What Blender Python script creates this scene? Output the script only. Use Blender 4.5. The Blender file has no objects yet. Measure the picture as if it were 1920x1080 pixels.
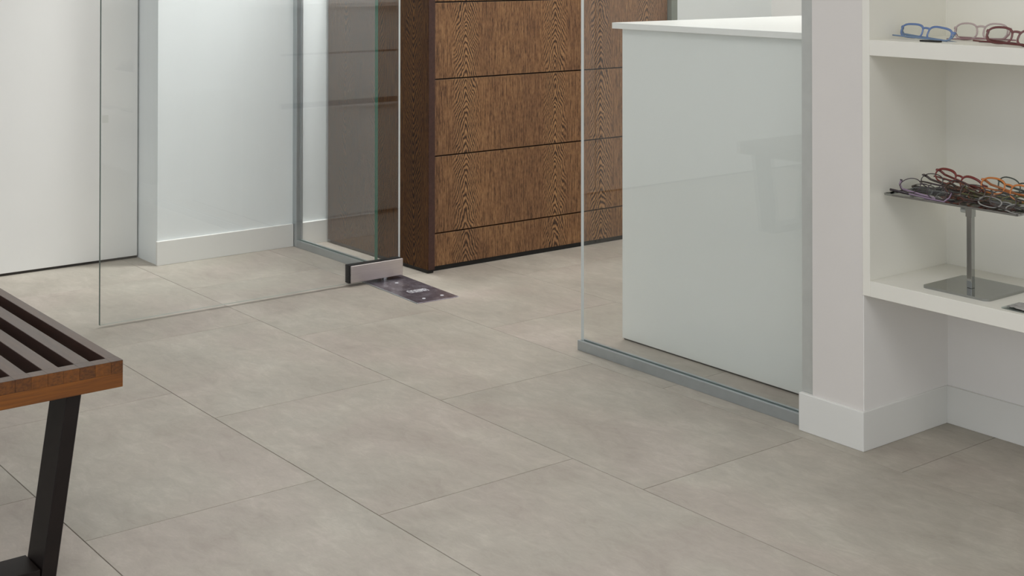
import bpy, bmesh, math, random
from mathutils import Vector, Matrix, Euler
random.seed(7)
scene = bpy.context.scene
COL = scene.collection

# ------------------------------------------------------------------ camera
cam_d = bpy.data.cameras.new('camera')
cam = bpy.data.objects.new('camera', cam_d)
COL.objects.link(cam)
cam.matrix_world = Matrix(((0.6159, 0.0086, 0.7878, 0.0),
                           (0.7879, -0.0076, -0.6158, 0.0),
                           (0.0007, 0.9999, -0.0115, 1.05),
                           (0, 0, 0, 1)))
cam_d.sensor_width = 36.0
cam_d.lens = 48.175
cam_d.shift_x = 0.0
cam_d.shift_y = -0.33517
cam_d.clip_start = 0.05
scene.camera = cam

# ------------------------------------------------------------------ world, lights, exposure
world = bpy.data.worlds.new('world')
scene.world = world
world.use_nodes = True
bg = world.node_tree.nodes['Background']
bg.inputs['Color'].default_value = (0.94, 0.975, 1.02, 1)
bg.inputs['Strength'].default_value = 1.12
scene.view_settings.view_transform = 'Standard'
scene.view_settings.look = 'None'
scene.view_settings.exposure = -0.12
scene.view_settings.gamma = 1.0
scene.view_settings.use_curve_mapping = False
scene.cycles.transparent_max_bounces = 40
scene.cycles.max_bounces = 16
scene.cycles.diffuse_bounces = 8


def area(name, loc, sx, sy, power, color=(1, 0.995, 0.985), spread=180, tilt=0):
    d = bpy.data.lights.new(name, 'AREA')
    d.shape = 'RECTANGLE'
    d.size, d.size_y = sx, sy
    d.energy = power
    d.spread = math.radians(spread)
    d.color = color
    o = bpy.data.objects.new(name, d)
    o.location = loc
    o.rotation_euler = (0, math.radians(tilt), 0)
    COL.objects.link(o)
    return o


area('overhead_light', (-0.3, 0.4, 2.62), 1.6, 1.6, 33)
area('overhead_light', (-2.5, 0.7, 2.62), 1.2, 1.6, 9.5)
area('overhead_light', (-3.5, 3.5, 2.62), 1.4, 1.4, 41)
area('overhead_light', (-4.10, 2.60, 2.60), 0.25, 0.25, 27, spread=75, tilt=22)  # unseen lamp, placed and tilted to brighten the nook wall
area('overhead_light', (-4.00, 2.10, 2.60), 0.4, 0.4, 3.2, spread=95, tilt=24)  # unseen lamp added to lift the wall behind the open door


# ------------------------------------------------------------------ materials
def lin(c):
    return tuple(((v / 255) / 12.92 if v / 255 <= 0.04045 else ((v / 255 + 0.055) / 1.055) ** 2.4) for v in c) + (1,)


class N:
    def __init__(self, name):
        self.m = bpy.data.materials.new(name)
        self.m.use_nodes = True
        self.t = self.m.node_tree
        self.b = self.t.nodes['Principled BSDF']
        self.out = self.t.nodes['Material Output']

    def new(self, kind, **kw):
        n = self.t.nodes.new(kind)
        for k, v in kw.items():
            setattr(n, k, v)
        return n

    def link(self, a, b):
        self.t.links.new(a, b)

    def math(self, op, a, b=None, clamp=False):
        n = self.new('ShaderNodeMath', operation=op, use_clamp=clamp)
        for i, v in enumerate((a, b)):
            if v is None:
                continue
            if hasattr(v, 'is_linked'):
                self.link(v, n.inputs[i])
            else:
                n.inputs[i].default_value = v
        return n.outputs[0]

    def noise(self, vec, scale, detail=3, rough=0.5, dist=0.0):
        n = self.new('ShaderNodeTexNoise')
        n.inputs['Scale'].default_value = scale
        n.inputs['Detail'].default_value = detail
        n.inputs['Roughness'].default_value = rough
        n.inputs['Distortion'].default_value = dist
        if vec is not None:
            self.link(vec, n.inputs['Vector'])
        return n.outputs['Fac']

    def scalevec(self, vec, s):
        n = self.new('ShaderNodeVectorMath', operation='MULTIPLY')
        self.link(vec, n.inputs[0])
        n.inputs[1].default_value = s
        return n.outputs[0]

    def ramp(self, fac, stops):
        n = self.new('ShaderNodeValToRGB')
        cr = n.color_ramp
        while len(cr.elements) > 1:
            cr.elements.remove(cr.elements[-1])
        cr.elements[0].position, cr.elements[0].color = stops[0]
        for p, c in stops[1:]:
            e = cr.elements.new(p)
            e.color = c
        self.link(fac, n.inputs[0])
        return n.outputs[0]

    def bump(self, h, strength, dist):
        n = self.new('ShaderNodeBump')
        n.inputs['Strength'].default_value = strength
        n.inputs['Distance'].default_value = dist
        self.link(h, n.inputs['Height'])
        self.link(n.outputs[0], self.b.inputs['Normal'])


def plain(name, rgb, rough=0.5, metal=0.0, var=0.0, scale=6, spec=None, coat=0.0, bump=0.0):
    k = N(name)
    k.b.inputs['Roughness'].default_value = rough
    k.b.inputs['Metallic'].default_value = metal
    if spec is not None:
        k.b.inputs['Specular IOR Level'].default_value = spec
    k.b.inputs['Coat Weight'].default_value = coat
    c = lin(rgb)
    geo = k.new('ShaderNodeNewGeometry')
    f = k.noise(geo.outputs['Position'], scale, 4)
    lo = tuple(v * (1 - var) for v in c[:3]) + (1,)
    hi = tuple(min(1, v * (1 + var)) for v in c[:3]) + (1,)
    k.link(k.ramp(f, [(0.3, lo), (0.7, hi)]), k.b.inputs['Base Color'])
    if bump:
        k.bump(k.noise(geo.outputs['Position'], 260, 2), bump, 0.001)
    return k.m


M = {}
M['wall'] = plain('white_paint', (231, 229, 226), 0.6, var=0.012, bump=0.08)
M['pier'] = plain('pier_paint', (217, 213, 209), 0.6, var=0.012, bump=0.08)
M['wall_cool'] = plain('cool_white_paint', (229, 234, 234), 0.5, var=0.01, bump=0.06)
M['panel_white'] = plain('white_panel_laminate', (226, 226, 223), 0.42, var=0.008)
M['skirting'] = plain('skirting_paint', (223, 223, 219), 0.4, var=0.01)
M['shelf_white'] = plain('shelf_lacquer', (231, 229, 220), 0.38, var=0.01)
M['counter_white'] = plain('counter_lacquer', (232, 236, 232), 0.22, var=0.006)
M['counter_top'] = plain('counter_top_laminate', (238, 239, 235), 0.3, var=0.004)
M['alu'] = plain('anodised_aluminium', (176, 182, 184), 0.42, 0.75, 0.04, 30)
M['alu_dark'] = plain('grey_profile', (188, 190, 186), 0.5, 0.3, 0.03, 30)
M['end_grey'] = plain('grey_end_laminate', (128, 134, 124), 0.5)
M['black'] = plain('black_gasket', (18, 17, 17), 0.6, var=0.1)
M['shadow_gap'] = plain('dark_gap_shade', (62, 58, 54), 0.8, var=0.05)  # dark colour standing in for the shade inside open gaps
M['chrome'] = plain('chrome', (164, 166, 164), 0.06, 1.0, 0.02)
M['white_mark'] = plain('white_engraving', (225, 225, 230), 0.5, 0.2)
M['leg_dark'] = plain('ebonised_wood', (24, 16, 13), 0.5, var=0.2, scale=20, spec=0.3)
M['grout'] = plain('grout', (112, 102, 92), 0.9, var=0.06, scale=30)


def steel(name, rgb, rough):
    k = N(name)
    k.b.inputs['Metallic'].default_value = 1.0
    g = k.new('ShaderNodeNewGeometry')
    v = k.scalevec(g.outputs['Position'], (300, 12, 900))
    f = k.noise(v, 1.0, 4, 0.6)
    c = lin(rgb)
    k.link(k.ramp(f, [(0.3, tuple(x * 0.85 for x in c[:3]) + (1,)), (0.7, c)]), k.b.inputs['Base Color'])
    k.b.inputs['Roughness'].default_value = rough
    return k.m


M['steel'] = steel('brushed_steel', (214, 206, 206), 0.38)


def worn():
    k = N('worn_dark_steel')
    k.b.inputs['Metallic'].default_value = 0.9
    g = k.new('ShaderNodeNewGeometry')
    f = k.noise(g.outputs['Position'], 28, 6, 0.65, 0.6)
    f2 = k.noise(k.scalevec(g.outputs['Position'], (60, 300, 60)), 1.0, 4, 0.6)
    s = k.math('ADD', k.math('MULTIPLY', f, 0.7), k.math('MULTIPLY', f2, 0.3))
    k.link(k.ramp(s, [(0.38, lin((134, 126, 138))), (0.5, lin((156, 148, 160))), (0.62, lin((196, 194, 204)))]),
           k.b.inputs['Base Color'])
    k.b.inputs['Roughness'].default_value = 0.34
    return k.m


M['plate'] = worn()


def tile_mat():
    k = N('stone_look_tile')
    g = k.new('ShaderNodeNewGeometry')
    oi = k.new('ShaderNodeObjectInfo')
    comb = k.new('ShaderNodeCombineXYZ')
    k.link(k.math('MULTIPLY', oi.outputs['Random'], 37.0), comb.inputs[0])
    k.link(k.math('MULTIPLY', oi.outputs['Random'], 91.0), comb.inputs[1])
    add = k.new('ShaderNodeVectorMath', operation='ADD')
    k.link(g.outputs['Position'], add.inputs[0])
    k.link(comb.outputs[0], add.inputs[1])
    p = add.outputs[0]
    big = k.noise(k.scalevec(p, (1.0, 1.3, 1.0)), 4.2, 6, 0.6, 0.7)
    mid = k.noise(k.scalevec(p, (1.0, 2.2, 1.0)), 16, 6, 0.68, 0.9)
    fine = k.noise(k.scalevec(p, (1.0, 2.6, 1.0)), 90, 4, 0.7)
    s = k.math('ADD', k.math('MULTIPLY', big, 0.5), k.math('ADD', k.math('MULTIPLY', mid, 0.36),
                                                          k.math('MULTIPLY', fine, 0.14)))
    col = k.ramp(s, [(0.32, lin((152, 144, 134))), (0.46, lin((165, 158, 148))), (0.54, lin((172, 165, 155))),
                     (0.68, lin((188, 182, 172)))])
    hue = k.noise(p, 2.6, 3, 0.5, 0.4)
    mix = k.new('ShaderNodeMix', data_type='RGBA', blend_type='MULTIPLY')
    mix.inputs[0].default_value = 1.0
    tint = k.ramp(hue, [(0.38, (1.0, 0.975, 0.975, 1)), (0.5, (1, 1, 0.985, 1)), (0.64, (0.982, 1.0, 0.985, 1))])
    k.link(col, mix.inputs[6])
    k.link(tint, mix.inputs[7])
    rv = k.new('ShaderNodeMix', data_type='RGBA', blend_type='MULTIPLY')
    rv.inputs[0].default_value = 1.0
    k.link(mix.outputs[2], rv.inputs[6])
    k.link(k.ramp(oi.outputs['Random'], [(0, (0.975, 0.975, 0.975, 1)), (1, (1.02, 1.02, 1.02, 1))]), rv.inputs[7])
    k.link(rv.outputs[2], k.b.inputs['Base Color'])
    k.b.inputs['Roughness'].default_value = 0.5
    k.b.inputs['Specular IOR Level'].default_value = 0.35
    k.bump(s, 0.12, 0.002)
    return k.m


M['tile'] = tile_mat()


def wenge(name, axis, centres, sign, base=1.0, tone_rgb=(1, 1, 1), seed_amt=0.9):
    """open-grained dark veneer: nested cathedral arches on vertical grain"""
    k = N(name)
    g = k.new('ShaderNodeNewGeometry')
    oi = k.new('ShaderNodeObjectInfo')
    sep = k.new('ShaderNodeSeparateXYZ')
    k.link(g.outputs['Position'], sep.inputs[0])
    z = sep.outputs[2]
    u = sep.outputs[axis]
    d = None
    for c in centres:
        a = k.math('ABSOLUTE', k.math('SUBTRACT', u, c))
        d = a if d is None else k.math('MINIMUM', d, a)
    d = k.math('SQRT', k.math('ADD', k.math('MULTIPLY', d, d), 0.00004))
    comb = k.new('ShaderNodeCombineXYZ')
    rnd = k.math('MULTIPLY', oi.outputs['Random'], seed_amt)
    k.link(u, comb.inputs[0])
    k.link(k.math('ADD', z, rnd), comb.inputs[1])
    p = comb.outputs[0]
    warp = k.noise(k.scalevec(p, (1, 0.45, 1)), 26, 3, 0.55)
    warp2 = k.noise(k.scalevec(p, (1, 0.3, 1)), 9, 2, 0.5)
    f = k.math('ADD', k.math('MULTIPLY', k.math('ADD', z, rnd), 42.0 * sign), k.math('MULTIPLY', d, 128.0))
    f = k.math('ADD', f, k.math('MULTIPLY', k.math('POWER', k.math('MULTIPLY', d, 10.0), 2.0), -3.0))
    f = k.math('ADD', f, k.math('MULTIPLY', warp, 3.4))
    f = k.math('ADD', f, k.math('MULTIPLY', warp2, 7.0))
    w = k.math('SINE', k.math('MULTIPLY', f, 6.2832))
    w = k.math('ADD', k.math('MULTIPLY', w, 0.5), 0.5)
    w = k.math('POWER', w, 0.75)
    # broken pores
    pores = k.noise(k.scalevec(p, (420, 60, 1)), 1.0, 3, 0.6)
    streak = k.noise(k.scalevec(p, (230, 12, 1)), 1.0, 4, 0.65)
    wmask = k.new('ShaderNodeMapRange', interpolation_type='SMOOTHSTEP')
    k.link(d, wmask.inputs[0])
    wmask.inputs[1].default_value = 0.028
    wmask.inputs[2].default_value = 0.068
    wmask.inputs[3].default_value = 1.0
    wmask.inputs[4].default_value = 0.0
    arch = k.math('ADD', k.math('MULTIPLY', w, 0.33), k.math('MULTIPLY', pores, 0.66))
    strt = k.math('ADD', k.math('MULTIPLY', streak, 0.62), k.math('MULTIPLY', pores, 0.42))
    mixf = k.new('ShaderNodeMix', data_type='FLOAT')
    k.link(wmask.outputs[0], mixf.inputs[0])
    k.link(strt, mixf.inputs[2])
    k.link(arch, mixf.inputs[3])
    v = mixf.outputs[0]
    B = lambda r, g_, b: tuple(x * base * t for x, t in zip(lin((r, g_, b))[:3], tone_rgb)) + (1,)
    col = k.ramp(v, [(0.30, B(26, 14, 8)), (0.42, B(70, 44, 26)), (0.53, B(122, 88, 58)), (0.74, B(164, 128, 90))])
    tone = k.noise(k.scalevec(p, (7, 1.4, 1)), 1.0, 2)
    mx = k.new('ShaderNodeMix', data_type='RGBA', blend_type='MULTIPLY')
    mx.inputs[0].default_value = 1.0
    k.link(col, mx.inputs[6])
    k.link(k.ramp(tone, [(0.35, (0.84, 0.80, 0.78, 1)), (0.65, (1.1, 1.08, 1.02, 1))]), mx.inputs[7])
    k.link(mx.outputs[2], k.b.inputs['Base Color'])
    k.b.inputs['Roughness'].default_value = 0.42
    k.bump(v, 0.25, 0.0006)
    return k.m


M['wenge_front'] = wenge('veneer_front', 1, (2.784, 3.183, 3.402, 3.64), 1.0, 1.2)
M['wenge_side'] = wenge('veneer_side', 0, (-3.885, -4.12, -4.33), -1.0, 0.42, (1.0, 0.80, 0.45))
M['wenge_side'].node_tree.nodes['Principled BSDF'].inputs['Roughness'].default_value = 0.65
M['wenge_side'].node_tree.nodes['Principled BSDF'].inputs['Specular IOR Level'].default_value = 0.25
M['wenge_edge'] = plain('veneer_edge_band', (66, 40, 34), 0.45, var=0.2, scale=120)


def oak(name, axis, rgb_lo, rgb_hi, rough, coat):
    k = N(name)
    g = k.new('ShaderNodeNewGeometry')
    oi = k.new('ShaderNodeObjectInfo')
    s = [170, 170, 260]
    s[axis] = 9
    v = k.scalevec(g.outputs['Position'], tuple(s))
    f = k.noise(v, 1.0, 4, 0.6, 0.4)
    big = k.noise(g.outputs['Position'], 9, 3)
    f = k.math('ADD', k.math('MULTIPLY', f, 0.7), k.math('MULTIPLY', big, 0.3))
    f = k.math('ADD', f, k.math('MULTIPLY', k.math('SUBTRACT', oi.outputs['Random'], 0.5), 0.16))
    k.link(k.ramp(f, [(0.34, lin(rgb_lo)), (0.66, lin(rgb_hi))]), k.b.inputs['Base Color'])
    k.b.inputs['Roughness'].default_value = rough
    k.b.inputs['Coat Weight'].default_value = coat
    k.b.inputs['Coat Roughness'].default_value = 0.2
    k.b.inputs['Coat IOR'].default_value = 1.6
    return k.m


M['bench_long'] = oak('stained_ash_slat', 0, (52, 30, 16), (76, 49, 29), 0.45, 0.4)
M['bench_end'] = oak('stained_ash_end', 1, (96, 50, 2), (138, 80, 8), 0.6, 0.12)
M['bench_block'] = oak('stained_ash_end_grain', 0, (80, 42, 2), (126, 72, 8), 0.6, 0.12)


def glass(name, tint, rough=0.0, ior=1.5):
    """thin clear sheet: straight transmission with Fresnel mirror reflection"""
    k = N(name)
    k.t.nodes.remove(k.b)
    tr = k.new('ShaderNodeBsdfTransparent')
    tr.inputs[0].default_value = tint + (1,)
    gl = k.new('ShaderNodeBsdfGlossy')
    gl.inputs['Roughness'].default_value = rough
    fr = k.new('ShaderNodeFresnel')
    fr.inputs[0].default_value = ior
    g = k.new('ShaderNodeNewGeometry')
    # the back side of a face sees 1/ior inside Fresnel; keep the sheet symmetric
    iorn = k.new('ShaderNodeMix', data_type='FLOAT')
    k.link(g.outputs['Backfacing'], iorn.inputs[0])
    iorn.inputs[2].default_value = ior
    iorn.inputs[3].default_value = 1.0 / ior
    k.link(iorn.outputs[0], fr.inputs[0])
    mx = k.new('ShaderNodeMixShader')
    k.link(fr.outputs[0], mx.inputs[0])
    k.link(tr.outputs[0], mx.inputs[1])
    k.link(gl.outputs[0], mx.inputs[2])
    k.link(mx.outputs[0], k.out.inputs['Surface'])
    return k.m


M['glass'] = glass('clear_sheet_glass', (0.984, 0.989, 0.988), 0.0, 1.56)
M['lens'] = glass('lens_glass', (0.965, 0.97, 0.965), 0.0, 1.18)
M['acrylic'] = glass('clear_acrylic', (0.86, 0.9, 0.9), 0.03)
M['glass_edge'] = plain('green_glass_edge', (56, 106, 90), 0.15, spec=0.6)
M['glass_edge_light'] = plain('polished_bright_glass_edge', (222, 226, 226), 0.2)
M['glass_edge_dark'] = plain('dark_green_glass_edge', (62, 84, 78), 0.2)
M['glass_edge_bottom'] = plain('pale_glass_bottom_edge', (176, 182, 172), 0.2)
M['film'] = plain('painted_reflection', (206, 208, 202), 0.6)  # colour of the reflection painted on the door glass


# ------------------------------------------------------------------ mesh helpers
def wpos(o):
    v = Vector((0, 0, 0))
    while o is not None:
        v += o.location
        o = o.parent
    return v


def link(name, me, mats, parent=None):
    o = bpy.data.objects.new(name, me)
    for m in (mats if isinstance(mats, (list, tuple)) else [mats]):
        me.materials.append(m)
    COL.objects.link(o)
    if parent is not None:
        o.parent = parent
    return o


def box_bm(bm, lo, hi, bevel=0.0, seg=2, mi=0):
    lo, hi = Vector(lo), Vector(hi)
    r = bmesh.ops.create_cube(bm, size=1.0)
    vs = r['verts']
    for v in vs:
        v.co = Vector(((lo[i] + hi[i]) / 2 + v.co[i] * (hi[i] - lo[i])) for i in range(3))
    fs = set(f for v in vs for f in v.link_faces)
    for f in fs:
        f.material_index = mi
    if bevel:
        es = list(set(e for v in vs for e in v.link_edges))
        bmesh.ops.bevel(bm, geom=es, offset=bevel, segments=seg, affect='EDGES', profile=0.5)
    return fs


def finish(bm, name, mats, parent=None, smooth=False, origin=None):
    """bm is in world coordinates when parent has no rotation"""
    off = wpos(parent) if parent is not None else Vector(origin or (0, 0, 0))
    for v in bm.verts:
        v.co -= off
    me = bpy.data.meshes.new(name)
    if smooth:
        for f in bm.faces:
            f.smooth = True
    bm.to_mesh(me)
    bm.free()
    o = link(name, me, mats, parent)
    if parent is None:
        o.location = off
    return o


def box(name, lo, hi, mat, parent=None, bevel=0.0, seg=2, origin=None):
    bm = bmesh.new()
    box_bm(bm, lo, hi, bevel, seg)
    if parent is None and origin is None:
        origin = ((lo[0] + hi[0]) / 2, (lo[1] + hi[1]) / 2, lo[2])
    return finish(bm, name, mat, parent, origin=origin)


def tag(o, label, cat=None, group=None, kind=None):
    o['label'] = label
    if cat:
        o['category'] = cat
    if group:
        o['group'] = group
    if kind:
        o['kind'] = kind
    return o


def empty(name, loc, rot=None):
    o = bpy.data.objects.new(name, None)
    o.empty_display_size = 0.05
    o.location = loc
    if rot:
        o.rotation_euler = rot
    COL.objects.link(o)
    return o


def struct(o, label):
    return tag(o, label, kind='structure')


def cyl_bm(bm, c, r, h, axis='z', seg=20, mi=0):
    rr = bmesh.ops.create_cone(bm, cap_ends=True, segments=seg, radius1=r, radius2=r, depth=h)
    for v in rr['verts']:
        p = v.co.copy()
        if axis == 'x':
            p = Vector((p.z, p.y, p.x))
        elif axis == 'y':
            p = Vector((p.x, p.z, p.y))
        v.co = p + Vector(c)
    for f in set(f for v in rr['verts'] for f in v.link_faces):
        f.material_index = mi


# ------------------------------------------------------------------ floor with tiles
TL, TW = 0.69937, 0.48220          # tile length (X) and width (Y)
X0, Y0 = -2.31952 * 1.05 / 1.0, 0.88043 * 1.05   # joint origin from the survey
X0 = -2.31951884 * 1.05
Y0 = 0.88042646 * 1.05
OFF = {-1: -0.24732 * 1.05, 0: 0.0, 1: 0.21763 * 1.05, 2: 0.42188 * 1.05, 3: 0.66999 * 1.05}
floor = box('floor', (-5.4, -2.6, -0.06), (2.6, 5.6, -0.0042), M['grout'])
struct(floor, 'beige stone-look tiled floor laid in a staggered bond with thin dark joints')
JT = 0.0015
bm = bmesh.new()
box_bm(bm, (JT / 2, JT / 2, -0.0042), (TL - JT / 2, TW - JT / 2, 0.0))
bmesh.ops.bevel(bm, geom=[e for e in bm.edges if all(v.co.z > -0.001 for v in e.verts)], offset=0.0005, segments=1,
                affect='EDGES')
tile_me = bpy.data.meshes.new('tile')
bm.to_mesh(tile_me)
bm.free()
tile_me.materials.append(M['tile'])
fo = floor.location
for row in range(-5, 9):
    off = OFF.get(row, (row % 3) * TL / 3)
    for j in range(-5, 7):
        x = X0 + off + j * TL
        y = Y0 + row * TW
        if x > 0.2 or x + TL < -5.3 or y > 5.2 or y < -1.0:
            continue
        o = bpy.data.objects.new('tile', tile_me)
        o.location = (x - fo[0], y - fo[1], -fo[2])
        o.parent = floor
        COL.objects.link(o)

# ------------------------------------------------------------------ shell
HC = 2.7
WX = -4.475
wl = struct(box('wall_left', (WX - 0.45, 1.95, -0.004), (WX, 5.1, HC), M['wall_cool']),
            'cool white painted wall behind the open glass door')
bl = box('baseboard_left', (WX - 0.002, 1.945, 0.0), (WX + 0.010, 2.4735, 0.083), M['skirting'], bevel=0.0015)
struct(bl, 'white skirting board on the left wall seen through the open glass door')
struct(box('baseboard_left', (WX - 0.002, 2.5035, 0.0), (WX + 0.010, 5.1, 0.083), M['skirting'], bevel=0.0015),
       'white skirting board on the left wall between the glass side panel and the cabinet')
wb = struct(box('wall_back', (WX - 0.45, 5.1, -0.004), (2.6, 5.3, HC), M['wall']),
            'white wall at the far end behind the counter')
struct(box('baseboard_back', (WX, 5.088, 0.0), (2.5, 5.101, 0.083), M['skirting'], bevel=0.0015),
       'white skirting board along the far wall')
struct(box('ceiling', (-5.2, -2.6, HC), (2.6, 5.3, HC + 0.1), M['wall']), 'plain white ceiling')

# flush white leaf at far left
d1 = empty('door_1', (-4.66, 1.0, 0.0))
struct(d1, 'large flush white door leaf at the far left with a dark gap under it')
box('leaf', (-4.68, -1.6, 0.009), (-4.634, 1.944, 2.3), M['panel_white'], d1, bevel=0.001)
box('gap_shade_strip', (-4.676, -1.6, 0.0005), (-4.640, 1.944, 0.009), M['shadow_gap'], d1)  # dark strip painted as the shade of the open gap
struct(box('wall_front', (-4.9, -2.6, -0.004), (-4.684, 1.948, HC), M['wall']),
       'white wall behind the flush door leaf')

# column between glass screen and shelving
col = struct(box('wall_column', (-1.996, 2.409, -0.004), (-1.8592, 5.1, HC), M['pier']),
             'white painted pier between the glass screen and the shelving niche')
bb = bmesh.new()
box_bm(bb, (-2.030, 2.402, 0.0), (-1.8525, 2.62, 0.0845), 0.0015)
bcol = finish(bb, 'baseboard_column', M['skirting'], origin=(-1.94, 2.41, 0))
struct(bcol, 'white skirting board wrapping the foot of the pier')

# niche walls below the shelving
struct(box('wall_niche', (-1.8592, 2.712, -0.004), (-0.3, 2.95, HC), M['wall']), 'white back wall of the shelving niche')
struct(box('trim_1', (-1.8592, 2.410, 0.0846), (-1.8565, 2.712, 0.3325), M['wall']), 'painted side of the niche under the shelves')
nb = bmesh.new()
box_bm(nb, (-1.8592, 2.62, 0.0), (-1.8535, 2.712, 0.0845), 0.001)
box_bm(nb, (-1.8536, 2.7045, 0.0), (-0.3, 2.7125, 0.0845), 0.001)
struct(finish(nb, 'baseboard_niche', M['skirting'], origin=(-1.6, 2.71, 0)), 'white skirting board inside the niche below the shelves')

# ------------------------------------------------------------------ shelving unit
su = empty('shelving_unit', (-1.1, 2.55, 0.333))
tag(su, 'white built-in shelving unit holding eyeglasses at the right edge', 'shelving')
box('side_panel', (-1.8590, 2.4085, 0.333), (-1.8400, 2.6915, 2.4), M['shelf_white'], su, bevel=0.0008)
box('back_panel', (-1.8400, 2.6845, 0.333), (-0.42, 2.6925, 2.4), M['shelf_white'], su)
for z in (0.333, 0.8475, 1.362):
    box('shelf', (-1.8400, 2.4087, z), (-0.42, 2.6845, z + 0.0335), M['shelf_white'], su, bevel=0.0008)
box('side_panel', (-0.42, 2.4085, 0.333), (-0.40, 2.6915, 2.4), M['shelf_white'], su, bevel=0.0008)


# ------------------------------------------------------------------ glass sheets
def sheet(name, lo, hi, parent, thin_axis, edge_mats):
    """box pane; thin-edge faces take edge materials; edge_mats: {(axis, sign): index}"""
    bm = bmesh.new()
    fs = box_bm(bm, lo, hi)
    for f in bm.faces:
        f.normal_update()
        n = f.normal
        ax = max(range(3), key=lambda i: abs(n[i]))
        f.material_index = 0 if ax == thin_axis else edge_mats.get((ax, 1 if n[ax] > 0 else -1), 1)
    return finish(bm, name, [M['glass'], M['glass_edge'], M['glass_edge_light'], M['glass_edge_dark'],
                             M['glass_edge_bottom']], parent)


def channel(name, lo, hi, axis, glass_w, parent, mat, up=(2, 1)):
    """U profile: two flanges and a web; opening towards +z (or the given direction)"""
    bm = bmesh.new()
    lo, hi = list(lo), list(hi)
    wa = axis                                   # axis across the profile
    mid = (lo[wa] + hi[wa]) / 2
    da, ds = up
    a_lo, a_hi = lo[:], hi[:]
    a_hi[wa] = mid - glass_w / 2
    box_bm(bm, a_lo, a_hi, 0.0006, 1)
    b_lo, b_hi = lo[:], hi[:]
    b_lo[wa] = mid + glass_w / 2
    box_bm(bm, b_lo, b_hi, 0.0006, 1)
    w_lo, w_hi = lo[:], hi[:]
    w_lo[wa] = mid - glass_w / 2
    w_hi[wa] = mid + glass_w / 2
    dep = (hi[da] - lo[da]) * 0.8
    if ds > 0:
        w_hi[da] = lo[da] + dep
    else:
        w_lo[da] = hi[da] - dep
    box_bm(bm, w_lo, w_hi)
    return finish(bm, name, mat, parent)


# fixed screen right of the doorway
GY = 2.4375
w1 = empty('window_1', (-2.42, GY, 0))
struct(w1, 'fixed clear glass screen right of the doorway standing in a grey floor channel')
sheet('pane', (-2.808, GY - 0.005, 0.022), (-2.0275, GY + 0.005, HC), w1, 1, {(0, -1): 2, (0, 1): 1})
channel('floor_channel', (-2.813, GY - 0.0135, 0.0), (-2.0305, GY + 0.0135, 0.0265), 1, 0.0102, w1, M['alu'])
channel('wall_channel', (-2.0300, GY - 0.0235, 0.0850), (-1.9965, GY + 0.0135, HC), 1, 0.0102, w1, M['alu_dark'], (0, -1))
# fixed screen left of the doorway
GL = 2.4885
w2 = empty('window_2', (-4.2, GL, 0))
struct(w2, 'fixed clear glass side panel left of the doorway between wall and door hinge')
sheet('pane', (-4.46, GL - 0.006, 0.022), (-3.925, GL + 0.006, HC), w2, 1, {(0, 1): 1})
channel('floor_channel', (-4.4469, GL - 0.0135, 0.0), (-3.93, GL + 0.0135, 0.026), 1, 0.0122, w2, M['alu'])
channel('wall_channel', (-4.4749, GL - 0.0135, 0.0), (-4.447, GL + 0.0135, HC), 1, 0.0122, w2, M['alu'], (0, 1))

# ------------------------------------------------------------------ open glass door
DX = -3.815
d2 = empty('door_2', (DX, 2.45, 0))
struct(d2, 'frameless clear glass door standing open at right angles')
sheet('pane', (DX - 0.005, 1.489, 0.008), (DX + 0.005, 2.5085, 2.2), d2, 0,
      {(1, -1): 3, (1, 1): 2, (2, -1): 4})
pf = box('patch_fitting', (DX - 0.012, 2.3085, 0.0105), (DX + 0.012, 2.5090, 0.0685), M['black'], d2, bevel=0.001)
for s in (1, -1):
    a, b = sorted((DX + s * 0.012, DX + s * 0.0195))
    cp = box('cover_plate', (a, 2.3125, 0.0125), (b, 2.5110, 0.0665), M['steel'], pf, bevel=0.0012, seg=3)
bm = bmesh.new()
cyl_bm(bm, (DX, 2.452, 0.0065), 0.010, 0.010)
finish(bm, 'pivot_pin', M['chrome'], d2, smooth=False)
bm = bmesh.new()
cyl_bm(bm, (DX + 0.0125, 2.3110, 0.037), 0.0022, 0.004, 'y', 12)
finish(bm, 'grub_screw', M['black'], d2)
st = box('reflection_patch', (DX + 0.0051, 1.4925, 0.585), (DX + 0.0056, 1.5105, 0.606), M['film'], d2)  # pale patch standing in for a reflection in the glass
st['label'] = 'small pale painted reflection near the free edge'

# ------------------------------------------------------------------ floor spring cover
ang = math.radians(-3.2)
fp = empty('floor_spring', (-3.67, 2.446, 0.0), (0, 0, ang))
tag(fp, 'dark steel floor plate of the door pivot set in the tiles', 'floor plate')


def local(name, build, mat, parent, smooth=False):
    bm = bmesh.new()
    build(bm)
    me = bpy.data.meshes.new(name)
    if smooth:
        for f in bm.faces:
            f.smooth = True
    bm.to_mesh(me)
    bm.free()
    return link(name, me, mat, parent)


local('cover_plate', lambda b: box_bm(b, (-0.186, -0.0735, 0.0), (0.186, 0.0755, 0.0022), 0.0006, 1), M['plate'], fp)
local('rim', lambda b: box_bm(b, (-0.188, -0.0775, 0.0), (0.188, -0.0737, 0.0024), 0.0004, 1), M['alu'], fp)['label'] = \
    'bright aluminium edge strip'
for (x, y) in ((-0.078, 0.004), (0.146, 0.0385), (0.148, -0.029)):
    local('screw', lambda b: cyl_bm(b, (x, y, 0.0025), 0.0055, 0.0012, seg=16), M['white_mark'], fp)


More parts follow.
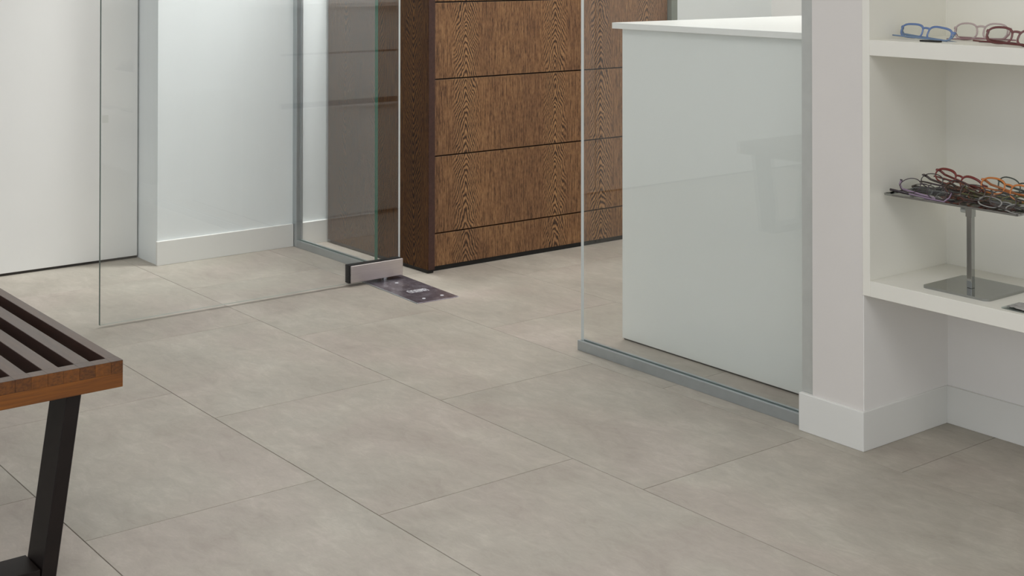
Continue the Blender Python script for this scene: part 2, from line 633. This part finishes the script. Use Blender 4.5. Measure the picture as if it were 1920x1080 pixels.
def ring(b):
    for i in range(20):
        a0, a1 = 2 * math.pi * i / 20, 2 * math.pi * (i + 1) / 20
        vs = []
        for r, z in ((0.0085, 0.0023), (0.0100, 0.0026), (0.0115, 0.0023)):
            for a in (a0, a1):
                vs.append(b.verts.new((-0.034 + r * math.cos(a), 0.012 + r * math.sin(a), z)))
        b.faces.new((vs[0], vs[2], vs[3], vs[1]))
        b.faces.new((vs[2], vs[4], vs[5], vs[3]))


local('valve_ring', ring, M['steel'], fp)


def emblem(b):
    # five small squarish letters as on the plate, read from the doorway
    T = 0.0027

    def st(x0, y0, x1, y1):
        box_bm(b, (min(x0, x1) - T / 2, min(y0, y1) - T / 2, 0.0021), (max(x0, x1) + T / 2, max(y0, y1) + T / 2, 0.0026))
    h = 0.030
    ox, oy = 0.066, -0.026
    w, g = 0.0088, 0.0052
    for i, ch in enumerate('DORMA'):
        y0 = oy + i * (w + g)
        y1 = y0 + w
        xa, xb = ox, ox - h        # letter foot at +x, head at -x
        if ch in 'DO':
            st(xa, y0, xb, y0); st(xa, y1, xb, y1); st(xa, y0, xa, y1); st(xb, y0, xb, y1)
        elif ch == 'R':
            st(xa, y0, xb, y0); st(xb, y0, xb, y1); st(xb, y1, xb + h * .5, y1); st(xb + h * .5, y0, xb + h * .5, y1)
            st(xa, y1 - .001, xb + h * .5, y1 - .001)
        elif ch == 'M':
            st(xa, y0, xb, y0); st(xa, y1, xb, y1); st(xb, y0, xb, y1); st(xb, (y0 + y1) / 2, xb + h * .6, (y0 + y1) / 2)
        else:
            st(xa, y0, xb, y0); st(xa, y1, xb, y1); st(xb, y0, xb, y1); st(xb + h * .55, y0, xb + h * .55, y1)


local('maker_mark', emblem, M['white_mark'], fp)['label'] = 'small white lettering'

# ------------------------------------------------------------------ wooden chest of drawers
cb = empty('drawer_cabinet', (-4.12, 3.19, 0.0))
tag(cb, 'dark wenge-veneered drawer cabinet standing behind the glass door', 'cabinet')
CF, CT = -3.797, 1.22
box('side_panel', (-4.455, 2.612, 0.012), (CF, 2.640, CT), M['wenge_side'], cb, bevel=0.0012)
box('edge_band', (CF + 0.0001, 2.6135, 0.012), (CF + 0.0018, 2.6385, CT), M['wenge_edge'], cb)
box('side_panel', (-4.455, 3.752, 0.012), (CF, 3.784, CT), M['end_grey'], cb, bevel=0.0012)['label'] = 'grey end panel'
box('carcass', (-4.450, 2.640, 0.016), (-3.838, 3.752, CT), M['black'], cb)
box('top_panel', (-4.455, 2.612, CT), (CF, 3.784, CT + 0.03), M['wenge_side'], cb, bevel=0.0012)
zs = [0.016, 0.126, 0.387, 0.647, 0.9085, 1.17]
for i in range(5):
    nm = 'plinth_panel' if i == 0 else 'drawer_front'
    box(nm, (-3.836, 2.6445, zs[i] + (0.0 if i == 0 else 0.0022)), (-3.818, 3.7495, zs[i + 1] - 0.0022),
        M['wenge_front'], cb, bevel=0.0006, seg=1)
box('plinth_rail', (-3.846, 2.6415, 0.0), (-3.822, 3.750, 0.0155), M['black'], cb)
for (x, y) in ((-3.818, 2.632), (-4.42, 2.632), (-3.83, 3.77), (-4.42, 3.77)):
    bm = bmesh.new()
    cyl_bm(bm, (x, y, 0.0058), 0.014, 0.0116, seg=16)
    finish(bm, 'foot', M['black'], cb)
box('glide', (-4.44, 2.6145, 0.0015), (-3.802, 2.6375, 0.0118), M['black'], cb)

# ------------------------------------------------------------------ white counter
ct = empty('reception_counter', (-2.3, 3.0, 0.0))
tag(ct, 'white lacquered reception counter with thin white top behind the right glass screen', 'counter')
box('front_panel', (-2.815, 2.590, 0.0045), (-2.045, 2.608, 0.861), M['counter_white'], ct, bevel=0.0008)
box('base_strip', (-2.812, 2.594, 0.0), (-2.05, 2.606, 0.0045), M['shadow_gap'], ct)
box('inner_carcass', (-2.790, 2.610, 0.006), (-2.080, 3.655, 0.860), M['shadow_gap'], ct)
box('door', (-2.815, 2.609, 0.018), (-2.797, 3.66, 0.458), M['counter_white'], ct, bevel=0.0008)
box('edge_highlight_lip', (-2.829, 2.609, 0.4545), (-2.800, 3.66, 0.4605), M['counter_top'], ct)  # added bright lip, stands for the highlight along the door's top edge
box('drawer_front', (-2.815, 2.609, 0.484), (-2.797, 3.66, 0.6715), M['counter_white'], ct, bevel=0.0008)
box('drawer_front', (-2.815, 2.609, 0.6800), (-2.797, 3.66, 0.860), M['counter_white'], ct, bevel=0.0008)
box('end_panel', (-2.063, 2.608, 0.0045), (-2.045, 3.66, 0.861), M['counter_white'], ct, bevel=0.0008)
box('countertop', (-2.838, 2.572, 0.861), (-2.03, 3.70, 0.8775), M['counter_top'], ct, bevel=0.0008)

# ------------------------------------------------------------------ slatted bench
be = empty('slatted_bench', (-2.95, 0.705, 0.0))
tag(be, 'low brown slatted wooden bench with dark sled legs at the left edge', 'bench')
XE, XL, ZB, ZT, ZM = -2.300, -3.62, 0.309, 0.355, 0.334
YA, YB = 0.940, 0.477
ys = []
y = YA
first = True
slots = [(0.919, 0.891), (0.8635, 0.836), (0.809, 0.7815), (0.7545, 0.727), (0.700, 0.6725), (0.6455, 0.618),
         (0.591, 0.5635), (0.5365, 0.509)]
edges = [YA] + [v for s in slots for v in s] + [YB]
for i in range(0, len(edges), 2):
    hi, lo = edges[i], edges[i + 1]
    sb = bmesh.new()
    box_bm(sb, (XL + 0.0275, lo, ZB + 0.001), (XE - 0.0275, hi, ZT), 0.0006, 1)
    box_bm(sb, (XL, lo, ZM - 0.0005), (XL + 0.0276, hi, ZT))
    box_bm(sb, (XE - 0.0276, lo, ZM - 0.0005), (XE - 0.0006, hi, ZT))
    finish(sb, 'slat', M['bench_long'], be)
for (a, b) in ((XE - 0.027, XE), (XL, XL + 0.027)):
    er = box('end_rail', (a, YB, ZB), (b, YA, ZM - 0.0005), M['bench_end'], be, bevel=0.0006, seg=1)
    for (h, l) in slots:
        box('spacer_block', (a, l, ZM - 0.0005), (b, h, ZT), M['bench_block'], be, bevel=0.0004, seg=1)
for xm in (-2.78, -3.2):
    box('cross_rail', (xm - 0.012, YB + 0.03, ZB - 0.014), (xm + 0.012, YA - 0.03, ZB + 0.0008), M['leg_dark'], be)
# slat end faces show at the rail, coloured as the rail
for xs, sgn in ((XE, 1), (XL, -1)):
    for i in range(0, len(edges), 2):
        a, b = sorted((xs, xs - sgn * 0.0006)) if sgn > 0 else sorted((xs, xs - 0.0006))
        box('slat_end', (a, edges[i + 1] + 0.0004, ZM), (b, edges[i] - 0.0004, ZT - 0.0006), M['bench_block'], be)


M['bench_side_shaded'] = oak('ash_slat_side_shaded', 0, (40, 14, 4), (54, 24, 8), 0.6, 0.0)  # darker slat copy: shade of the slots put into the side colour
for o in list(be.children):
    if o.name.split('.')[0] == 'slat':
        o.data.materials.append(M['bench_side_shaded'])
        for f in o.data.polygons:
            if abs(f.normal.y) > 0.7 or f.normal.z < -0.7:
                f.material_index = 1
    elif o.name.split('.')[0] == 'spacer_block':
        o.data.materials.append(M['bench_long'])
        for f in o.data.polygons:
            if f.normal.z > 0.7:
                f.material_index = 1


def leg(x0, x1, y_top, y_bot, w, sgn):
    bm = bmesh.new()
    zt, zb = ZB - 0.0002, 0.0
    vs = []
    for x in (x0, x1):
        vs.append([bm.verts.new((x, y_top, zt)), bm.verts.new((x, y_top + sgn * w, zt)),
                   bm.verts.new((x, y_bot + sgn * w, zb)), bm.verts.new((x, y_bot, zb))])
    a, b = vs
    bm.faces.new(a)
    bm.faces.new(b[::-1])
    for i in range(4):
        j = (i + 1) % 4
        bm.faces.new((a[i], b[i], b[j], a[j]))
    bmesh.ops.recalc_face_normals(bm, faces=bm.faces)
    bmesh.ops.bevel(bm, geom=list(bm.edges), offset=0.0015, segments=1, affect='EDGES')
    return finish(bm, 'leg', M['leg_dark'], be)


for (xa, xb) in ((-2.385, -2.310), (-3.61, -3.535)):
    leg(xa, xb, 0.845, 0.8015, 0.026, 1)
    leg(xa, xb, 0.572, 0.6155, 0.026, -1)
    box('foot_rail', (xa + 0.0005, 0.617, 0.0), (xb - 0.0005, 0.8015, 0.026), M['leg_dark'], be, bevel=0.001)

# ------------------------------------------------------------------ eyeglasses
MATC = {}


def frame_mat(rgb, rough=0.25, mottled=None):
    key = (rgb, mottled)
    if key not in MATC:
        k = N('frame_acetate')
        k.b.inputs['Roughness'].default_value = rough
        if mottled:
            g = k.new('ShaderNodeNewGeometry')
            f = k.noise(g.outputs['Position'], 130, 3, 0.6)
            k.link(k.ramp(f, [(0.42, lin(rgb)), (0.58, lin(mottled))]), k.b.inputs['Base Color'])
        else:
            k.b.inputs['Base Color'].default_value = lin(rgb)
        k.b.inputs['Coat Weight'].default_value = 0.4
        MATC[key] = k.m
    return MATC[key]


def wrapy(x):
    return 0.7 * x * x      # gentle face-form curve, metres


def rim_pts(cx, lw, lh, power, skew, side, n=30, grow=0.0):
    pts = []
    for i in range(n):
        a = 2 * math.pi * i / n
        c, s = math.cos(a), math.sin(a)
        x = math.copysign(abs(c) ** (2 / power), c) * (lw / 2 + grow)
        z = math.copysign(abs(s) ** (2 / power), s) * (lh / 2 + grow)
        z += skew * side * x * (1.0 if z > 0 else 0.35)
        x += side * 0.10 * z
        pts.append(Vector((cx + x, wrapy(cx + x), z)))
    return pts


def sweep(bm, pts, closed, w, t, wfun=None):
    """rectangular-ish section swept along points lying near the xz plane; w in-plane, t along y"""
    n = len(pts)
    rings = []
    prev = None
    for i, p in enumerate(pts):
        a = pts[(i - 1) % n] if closed or i > 0 else p
        b = pts[(i + 1) % n] if closed or i < n - 1 else p
        tg = (b - a).normalized()
        yv = Vector((0, 1, 0))
        nv = tg.cross(yv)
        if not closed:
            if prev is None:
                nv = nv if abs(tg.y) < 0.6 else Vector((0, 0, 1))
            else:
                nv = prev
            nv = nv - tg * nv.dot(tg)
        nv.normalize()
        prev = nv
        yv = nv.cross(tg).normalized()
        ww = w * (wfun(i / n, p) if wfun else 1.0)
        ring = []
        for k in range(8):
            an = math.pi / 8 + k * math.pi / 4
            ring.append(bm.verts.new(p + nv * (math.cos(an) * ww / 2) + yv * (math.sin(an) * t / 2)))
        rings.append(ring)
    m = n if closed else n - 1
    for i in range(m):
        r0, r1 = rings[i], rings[(i + 1) % n]
        for k in range(8):
            bm.faces.new((r0[k], r0[(k + 1) % 8], r1[(k + 1) % 8], r1[k]))
    if not closed:
        bm.faces.new(rings[0][::-1])
        bm.faces.new(rings[-1])


def eyeglasses(label, loc, yaw, tilt, roll, fm, tm=None, lw=0.052, lh=0.030, pw=2.4, skew=0.10, bridge=0.017,
               rim=0.0032, top=1.0, bz=0.30, temples='folded', pads=False, tip=None, gap=0.0, tl=0.128, cat='eyeglasses', group=None,
               thick=0.0032):
    """loc = lowest resting point under the bridge. yaw about z, tilt = lean back, roll = about the view axis"""
    root = empty('eyeglasses', loc, (0, roll, yaw))
    tag(root, label, cat, group)
    tm = tm or fm
    cx = bridge / 2 + lw / 2
    lift = lh / 2 + rim
    ct_, st_ = math.cos(tilt), math.sin(tilt)

    def tr(p):     # lean back about the bottom rim, raised on the folded temples
        z = p.z + lift
        return Vector((p.x, p.y * ct_ + z * st_, gap + z * ct_ - p.y * st_ * 0.3))

    bm = bmesh.new()
    wf = (lambda u, p: 1.0 + (top - 1.0) * max(0.0, min(1.0, p.z / (lh / 2)))) if top != 1 else None
    for s in (-1, 1):
        sweep(bm, rim_pts(s * cx, lw, lh, pw, skew, s, grow=rim * 0.3), True, rim, thick, wf)
        # end piece
        hx = s * (cx + lw / 2 + rim * 0.3)
        hz = lh * 0.22
        sweep(bm, [Vector((hx - s * 0.002, wrapy(hx), hz)), Vector((hx + s * 0.0025, wrapy(hx) + 0.0005, hz + 0.0005)),
                   Vector((hx + s * 0.0042, wrapy(hx) + 0.0025, hz)), Vector((hx + s * 0.0044, wrapy(hx) + 0.0065, hz))],
              False, rim * 1.5, thick * 0.9)
    bp = []
    for i in range(7):
        u = -1 + 2 * i / 6
        bp.append(Vector((u * (bridge / 2 + 0.0015), wrapy(0), lh * bz + (1 - u * u) * 0.0018)))
    sweep(bm, bp, False, rim * (1.0 + 0.25 * (top - 1)) * 1.15, thick)
    for v in bm.verts:
        v.co = tr(v.co)
    me = bpy.data.meshes.new('frame_front')
    for f in bm.faces:
        f.smooth = True
    bm.to_mesh(me)
    bm.free()
    link('frame_front', me, fm, root)
    for s in (-1, 1):
        pts = rim_pts(s * cx, lw, lh, pw, skew, s, n=24, grow=-rim * 0.15)
        bm = bmesh.new()
        f0 = [bm.verts.new(tr(p + Vector((0, -0.0006, 0)))) for p in pts]
        f1 = [bm.verts.new(tr(p + Vector((0, 0.0006, 0)))) for p in pts]
        mc = Vector((s * cx, wrapy(s * cx), 0))
        c0 = bm.verts.new(tr(mc + Vector((0, -0.0006, 0))))
        c1 = bm.verts.new(tr(mc + Vector((0, 0.0006, 0))))
        for i in range(len(pts)):
            j = (i + 1) % len(pts)
            bm.faces.new((f0[i], f1[i], f1[j], f0[j]))
            bm.faces.new((f0[i], f0[j], c0))
            bm.faces.new((f1[j], f1[i], c1))
        bmesh.ops.recalc_face_normals(bm, faces=bm.faces)
        me = bpy.data.meshes.new('lens')
        bm.to_mesh(me)
        bm.free()
        link('lens', me, M['lens'], root)
    # temples
    half = cx + lw / 2 + 0.004
    for s in (1, -1):
        h = tr(Vector((s * half, wrapy(half) + 0.006, lh * 0.22)))
        if temples == 'folded':
            yb = h.y + (0.004 if s > 0 else 0.009)
            pts = [h, Vector((h.x, yb, h.z * 0.75 + 0.002)),
                   Vector((h.x - s * 0.012, yb + 0.001, h.z * 0.5 + 0.002)),
                   Vector((0, yb + 0.002, 0.006 + h.z * 0.12)),
                   Vector((-s * (tl - half - 0.03), yb + 0.001, 0.0055)),
                   Vector((-s * (tl - half), yb, 0.0045)), Vector((-s * (tl - half + 0.012), yb - 0.001, 0.0035))]
        elif temples == 'under':      # folded temples lie flat below the front, towards the viewer
            yb = -0.003 if s > 0 else 0.016
            pts = [h, Vector((h.x + s * 0.002, (h.y + yb) / 2, h.z * 0.6)),
                   Vector((h.x - s * 0.004, yb, 0.0060)), Vector((s * 0.02, yb - 0.002, 0.0052)),
                   Vector((-s * (tl - half - 0.03), yb, 0.0040)),
                   Vector((-s * (tl - half), yb, 0.0034)), Vector((-s * (tl - half + 0.014), yb, 0.0030))]
        bm = bmesh.new()
        # refine polyline
        q = []
        for i in range(len(pts) - 1):
            for k in range(3):
                q.append(pts[i].lerp(pts[i + 1], k / 3))
        q.append(pts[-1])
        sweep(bm, q, False, 0.0052 if temples != 'under' else 0.0050, 0.0026,
              lambda u, p: 1.15 - 0.45 * u)
        me = bpy.data.meshes.new('temple')
        for f in bm.faces:
            f.smooth = True
        bm.to_mesh(me)
        bm.free()
        t = link('temple', me, tm, root)
        if tip:
            bm = bmesh.new()
            sweep(bm, [q[-7] * 1.0, q[-4], q[-1], q[-1] + (q[-1] - q[-2]) * 0.4], False, 0.0056, 0.0042)
            me = bpy.data.meshes.new('temple_tip')
            for f in bm.faces:
                f.smooth = True
            bm.to_mesh(me)
            bm.free()
            link('temple_tip', me, tip, t)
    if pads:
        for s in (-1, 1):
            bm = bmesh.new()
            bmesh.ops.create_uvsphere(bm, u_segments=10, v_segments=6, radius=1.0)
            for v in bm.verts:
                v.co = tr(Vector((s * (bridge / 2 - 0.002) + v.co.x * 0.0016, 0.006 + v.co.y * 0.0028,
                                  -lh * 0.08 + v.co.z * 0.0055)))
                pass
            me = bpy.data.meshes.new('nose_pad')
            for f in bm.faces:
                f.smooth = True
            bm.to_mesh(me)
            bm.free()
            link('nose_pad', me, M['lens'], root)
    return root


SZ = 0.881
R = math.radians
G1 = 'eyeglasses along the upper shelf'
blue = frame_mat((92, 118, 166), 0.2)
eyeglasses('translucent blue rectangular eyeglasses at the left end of the upper shelf', (-1.7585, 2.482, SZ), R(-4), R(24), R(3.5),
           blue, frame_mat((112, 136, 168)), lw=0.0555, lh=0.028, pw=3.0, skew=-0.06, rim=0.0042, top=1.25, temples='under',
           pads=True, group=G1, tl=0.132)
eyeglasses('pale rose eyeglasses standing behind on the upper shelf', (-1.668, 2.552, SZ), R(4), R(16), R(-1),
           frame_mat((176, 158, 156)), frame_mat((150, 118, 122)), lw=0.050, lh=0.033, tl=0.122, pw=2.5, skew=-0.04, rim=0.0040, temples='under',
           pads=True, group=G1)
eyeglasses('dark red eyeglasses at the right end of the upper shelf', (-1.525, 2.445, SZ), R(-2), R(26), R(3),
           frame_mat((104, 52, 54)), frame_mat((92, 30, 28)), lw=0.056, lh=0.032, pw=2.6, skew=-0.05, rim=0.0046, top=1.2,
           temples='under', pads=True, group=G1, tl=0.142)


def stand_block(label, loc, yaw=0.0, w=0.034, d=0.012, h=0.0035):
    e = empty('display_rest', loc, (0, 0, yaw))
    tag(e, label, 'display rest', 'small black rests on the upper shelf')
    local('base', lambda b: box_bm(b, (-w / 2, -d / 2, 0), (w / 2, d / 2, h), 0.0008, 1), M['black'], e)
    return e


stand_block('small black rest in front of the blue eyeglasses', (-1.713, 2.446, SZ), R(3), w=0.046)
stand_block('small black rest with white top behind the red eyeglasses', (-1.632, 2.520, SZ), w=0.026)

# ------------------------------------------------------------------ chrome display stand
PX, PY, SZL = -1.660, 2.523, 0.3665
ds = empty('display_stand', (PX, PY, SZL))
tag(ds, 'chrome display stand with a tray piled with eyeglasses on the lower shelf', 'display stand')


def rounded(bm, x0, x1, y0, y1, z0, z1, r, seg=6):
    pts = []
    for (cx, cy, a0) in ((x1 - r, y1 - r, 0), (x0 + r, y1 - r, 90), (x0 + r, y0 + r, 180), (x1 - r, y0 + r, 270)):
        for i in range(seg + 1):
            a = R(a0 + 90 * i / seg)
            pts.append((cx + r * math.cos(a), cy + r * math.sin(a)))
    b = [bm.verts.new((x, y, z0)) for x, y in pts]
    t = [bm.verts.new((x, y, z1)) for x, y in pts]
    bm.faces.new(b[::-1])
    ft = bm.faces.new(t)
    for i in range(len(pts)):
        j = (i + 1) % len(pts)
        bm.faces.new((b[i], b[j], t[j], t[i]))
    return ft


bm = bmesh.new()
rounded(bm, -1.738, -1.581, 2.446, 2.600, SZL, SZL + 0.005, 0.012)
base = finish(bm, 'base', M['chrome'], ds)
box('post', (-1.6665, 2.5015, SZL + 0.005), (-1.6545, 2.5135, 0.5465), M['chrome'], ds, bevel=0.0008)
TZ = 0.5470
box('sleeve', (-1.6680, 2.5000, 0.5185), (-1.6530, 2.5150, TZ), M['chrome'], ds, bevel=0.0008)
bm = bmesh.new()
cyl_bm(bm, (-1.6755, 2.5075, 0.5300), 0.0055, 0.012, 'x', 20)
finish(bm, 'knob', M['alu_dark'], ds)
bm = bmesh.new()
X_0, X_1, Y_0, Y_1 = -1.834, -1.515, 2.447, 2.592
rounded(bm, X_0, X_1, Y_0, Y_1, TZ, TZ + 0.0015, 0.006)
for (a, b) in (((X_0, Y_0 + .003), (X_0 + .0015, Y_1 - .003)), ((X_1 - .0015, Y_0 + .003), (X_1, Y_1 - .003)),
               ((X_0 + .003, Y_0), (X_1 - .003, Y_0 + .0015)), ((X_0 + .003, Y_1 - .0015), (X_1 - .003, Y_1))):
    box_bm(bm, (a[0], a[1], TZ + 0.0014), (b[0], b[1], TZ + 0.0042))
finish(bm, 'tray', M['chrome'], ds)

T0 = TZ + 0.0016
G2 = 'eyeglasses piled on the chrome tray'
tort = frame_mat((40, 22, 18), 0.25, (104, 52, 36))
eg = eyeglasses
eg('purple oval eyeglasses with lilac temples at the left front of the pile', (-1.752, 2.464, T0), R(4), R(28), R(6),
   frame_mat((52, 34, 46)), frame_mat((150, 128, 152)), lw=0.047, lh=0.031, pw=2.0, skew=-0.24, rim=0.0020, thick=0.0022, bridge=0.018,
   temples='under', pads=True, tip=frame_mat((38, 24, 32)), group=G2, tl=0.116, gap=0.004)
eg('thin black-brown eyeglasses behind the purple oval pair', (-1.729, 2.505, T0 + 0.012), R(-4), R(30), R(6),
   frame_mat((42, 34, 34)), frame_mat((60, 46, 44)), lw=0.054, lh=0.031, pw=2.2, skew=-0.12, rim=0.0022, thick=0.0024, bridge=0.015,
   pads=True, group=G2)
eg('red browline eyeglasses at the back of the pile', (-1.7165, 2.536, T0 + 0.019), R(-6), R(22), R(8),
   frame_mat((112, 30, 22)), None, lw=0.052, lh=0.028, pw=2.4, skew=-0.10, rim=0.0034, top=1.7, bridge=0.017, group=G2, bz=0.3)
eg('grey-brown rimmed eyeglasses in the middle front of the pile', (-1.600, 2.462, T0 + 0.009), R(-3), R(32), R(5),
   frame_mat((60, 48, 46)), frame_mat((84, 84, 40), 0.25, (60, 40, 30)), lw=0.056, lh=0.032, pw=2.6, skew=-0.12, rim=0.0024, thick=0.0026,
   bridge=0.016, pads=True, group=G2)
eg('orange eyeglasses at the right side of the pile', (-1.585, 2.512, T0 + 0.018), R(-3), R(24), R(6),
   frame_mat((190, 112, 46)), frame_mat((178, 104, 48)), lw=0.054, lh=0.030, pw=2.4, skew=-0.10, rim=0.0034, top=1.35, bridge=0.017,
   pads=True, group=G2)
eg('dark green eyeglasses at the far right back of the pile', (-1.568, 2.546, T0 + 0.016), R(-3), R(18), R(2),
   frame_mat((62, 70, 62)), None, lw=0.052, lh=0.034, pw=2.3, skew=0.06, rim=0.0028, bridge=0.016, pads=True, group=G2)
eg('tortoiseshell eyeglasses lying flat at the front centre of the tray', (-1.652, 2.461, T0), R(-5), R(72), R(0),
   tort, None, lw=0.050, lh=0.028, rim=0.0040, temples='folded', group=G2)
eg('clear-framed eyeglasses lying flat at the front right of the tray', (-1.562, 2.4575, T0 + 0.003), R(-2), R(64), R(4),
   frame_mat((150, 148, 146)), frame_mat((96, 92, 92)), lw=0.050, lh=0.030, rim=0.0034, group=G2)
eg('olive and brown mottled eyeglasses under the orange pair', (-1.595, 2.485, T0 + 0.004), R(4), R(58), R(-3),
   frame_mat((92, 96, 34), 0.25, (54, 40, 26)), None, lw=0.050, lh=0.030, rim=0.0040, group=G2)
eg('slate grey eyeglasses lying flat under the purple pair', (-1.742, 2.486, T0), R(3), R(66), R(0),
   frame_mat((84, 88, 90)), frame_mat((44, 40, 44)), tl=0.112, lw=0.050, lh=0.030, rim=0.0032, group=G2)
eg('dark maroon eyeglasses buried in the middle of the pile', (-1.672, 2.498, T0 + 0.003), R(-7), R(60), R(2),
   frame_mat((74, 30, 32)), None, lw=0.052, lh=0.030, rim=0.0036, group=G2)
eg('black eyeglasses lying flat at the back of the tray', (-1.662, 2.535, T0), R(2), R(62), R(0),
   frame_mat((28, 26, 28)), None, lw=0.052, lh=0.030, rim=0.0036, group=G2)

eg('dark brown eyeglasses lying flat at the left back of the tray', (-1.760, 2.530, T0), R(12), R(64), R(0),
   frame_mat((48, 34, 30)), None, lw=0.050, lh=0.028, rim=0.0034, group=G2, tl=0.112)
eg('grey-green eyeglasses wedged between the olive and dark green pairs', (-1.590, 2.520, T0 + 0.004), R(-9), R(56), R(2),
   frame_mat((70, 80, 70)), frame_mat((52, 44, 40)), lw=0.050, lh=0.030, rim=0.0034, group=G2)
eg('burgundy eyeglasses lying flat in front of the tortoiseshell pair', (-1.600, 2.4525, T0), R(3), R(76), R(0),
   frame_mat((66, 22, 24)), frame_mat((40, 26, 24)), lw=0.048, lh=0.026, rim=0.0034, group=G2, tl=0.112)
eg('mottled brown eyeglasses on top of the maroon pair in the centre', (-1.665, 2.485, T0 + 0.012), R(-10), R(50), R(4),
   frame_mat((46, 28, 22), 0.25, (110, 62, 40)), None, lw=0.050, lh=0.029, rim=0.0032, group=G2)

# ------------------------------------------------------------------ acrylic holder at the right edge of the lower shelf
ah = empty('acrylic_tray', (-1.47, 2.455, SZL))
tag(ah, 'clear acrylic tray with crumpled grey film on the lower shelf right of the stand', 'tray')
box('plate', (-1.537, 2.4235, SZL), (-1.40, 2.486, SZL + 0.003), M['acrylic'], ah, bevel=0.0005)
bm = bmesh.new()
nx, ny = 22, 9
vs = [[bm.verts.new((-1.53 + 0.125 * i / nx, 2.429 + 0.05 * j / ny,
                     SZL + 0.0048 + 0.0016 * math.sin(i * 1.7 + j * 2.3) * math.cos(i * 0.9 - j * 1.1)))
       for j in range(ny + 1)] for i in range(nx + 1)]
for i in range(nx):
    for j in range(ny):
        bm.faces.new((vs[i][j], vs[i + 1][j], vs[i + 1][j + 1], vs[i][j + 1]))
finish(bm, 'film', plain('grey_film', (172, 170, 168), 0.35, 0.0, 0.3, 90), ah, smooth=True)
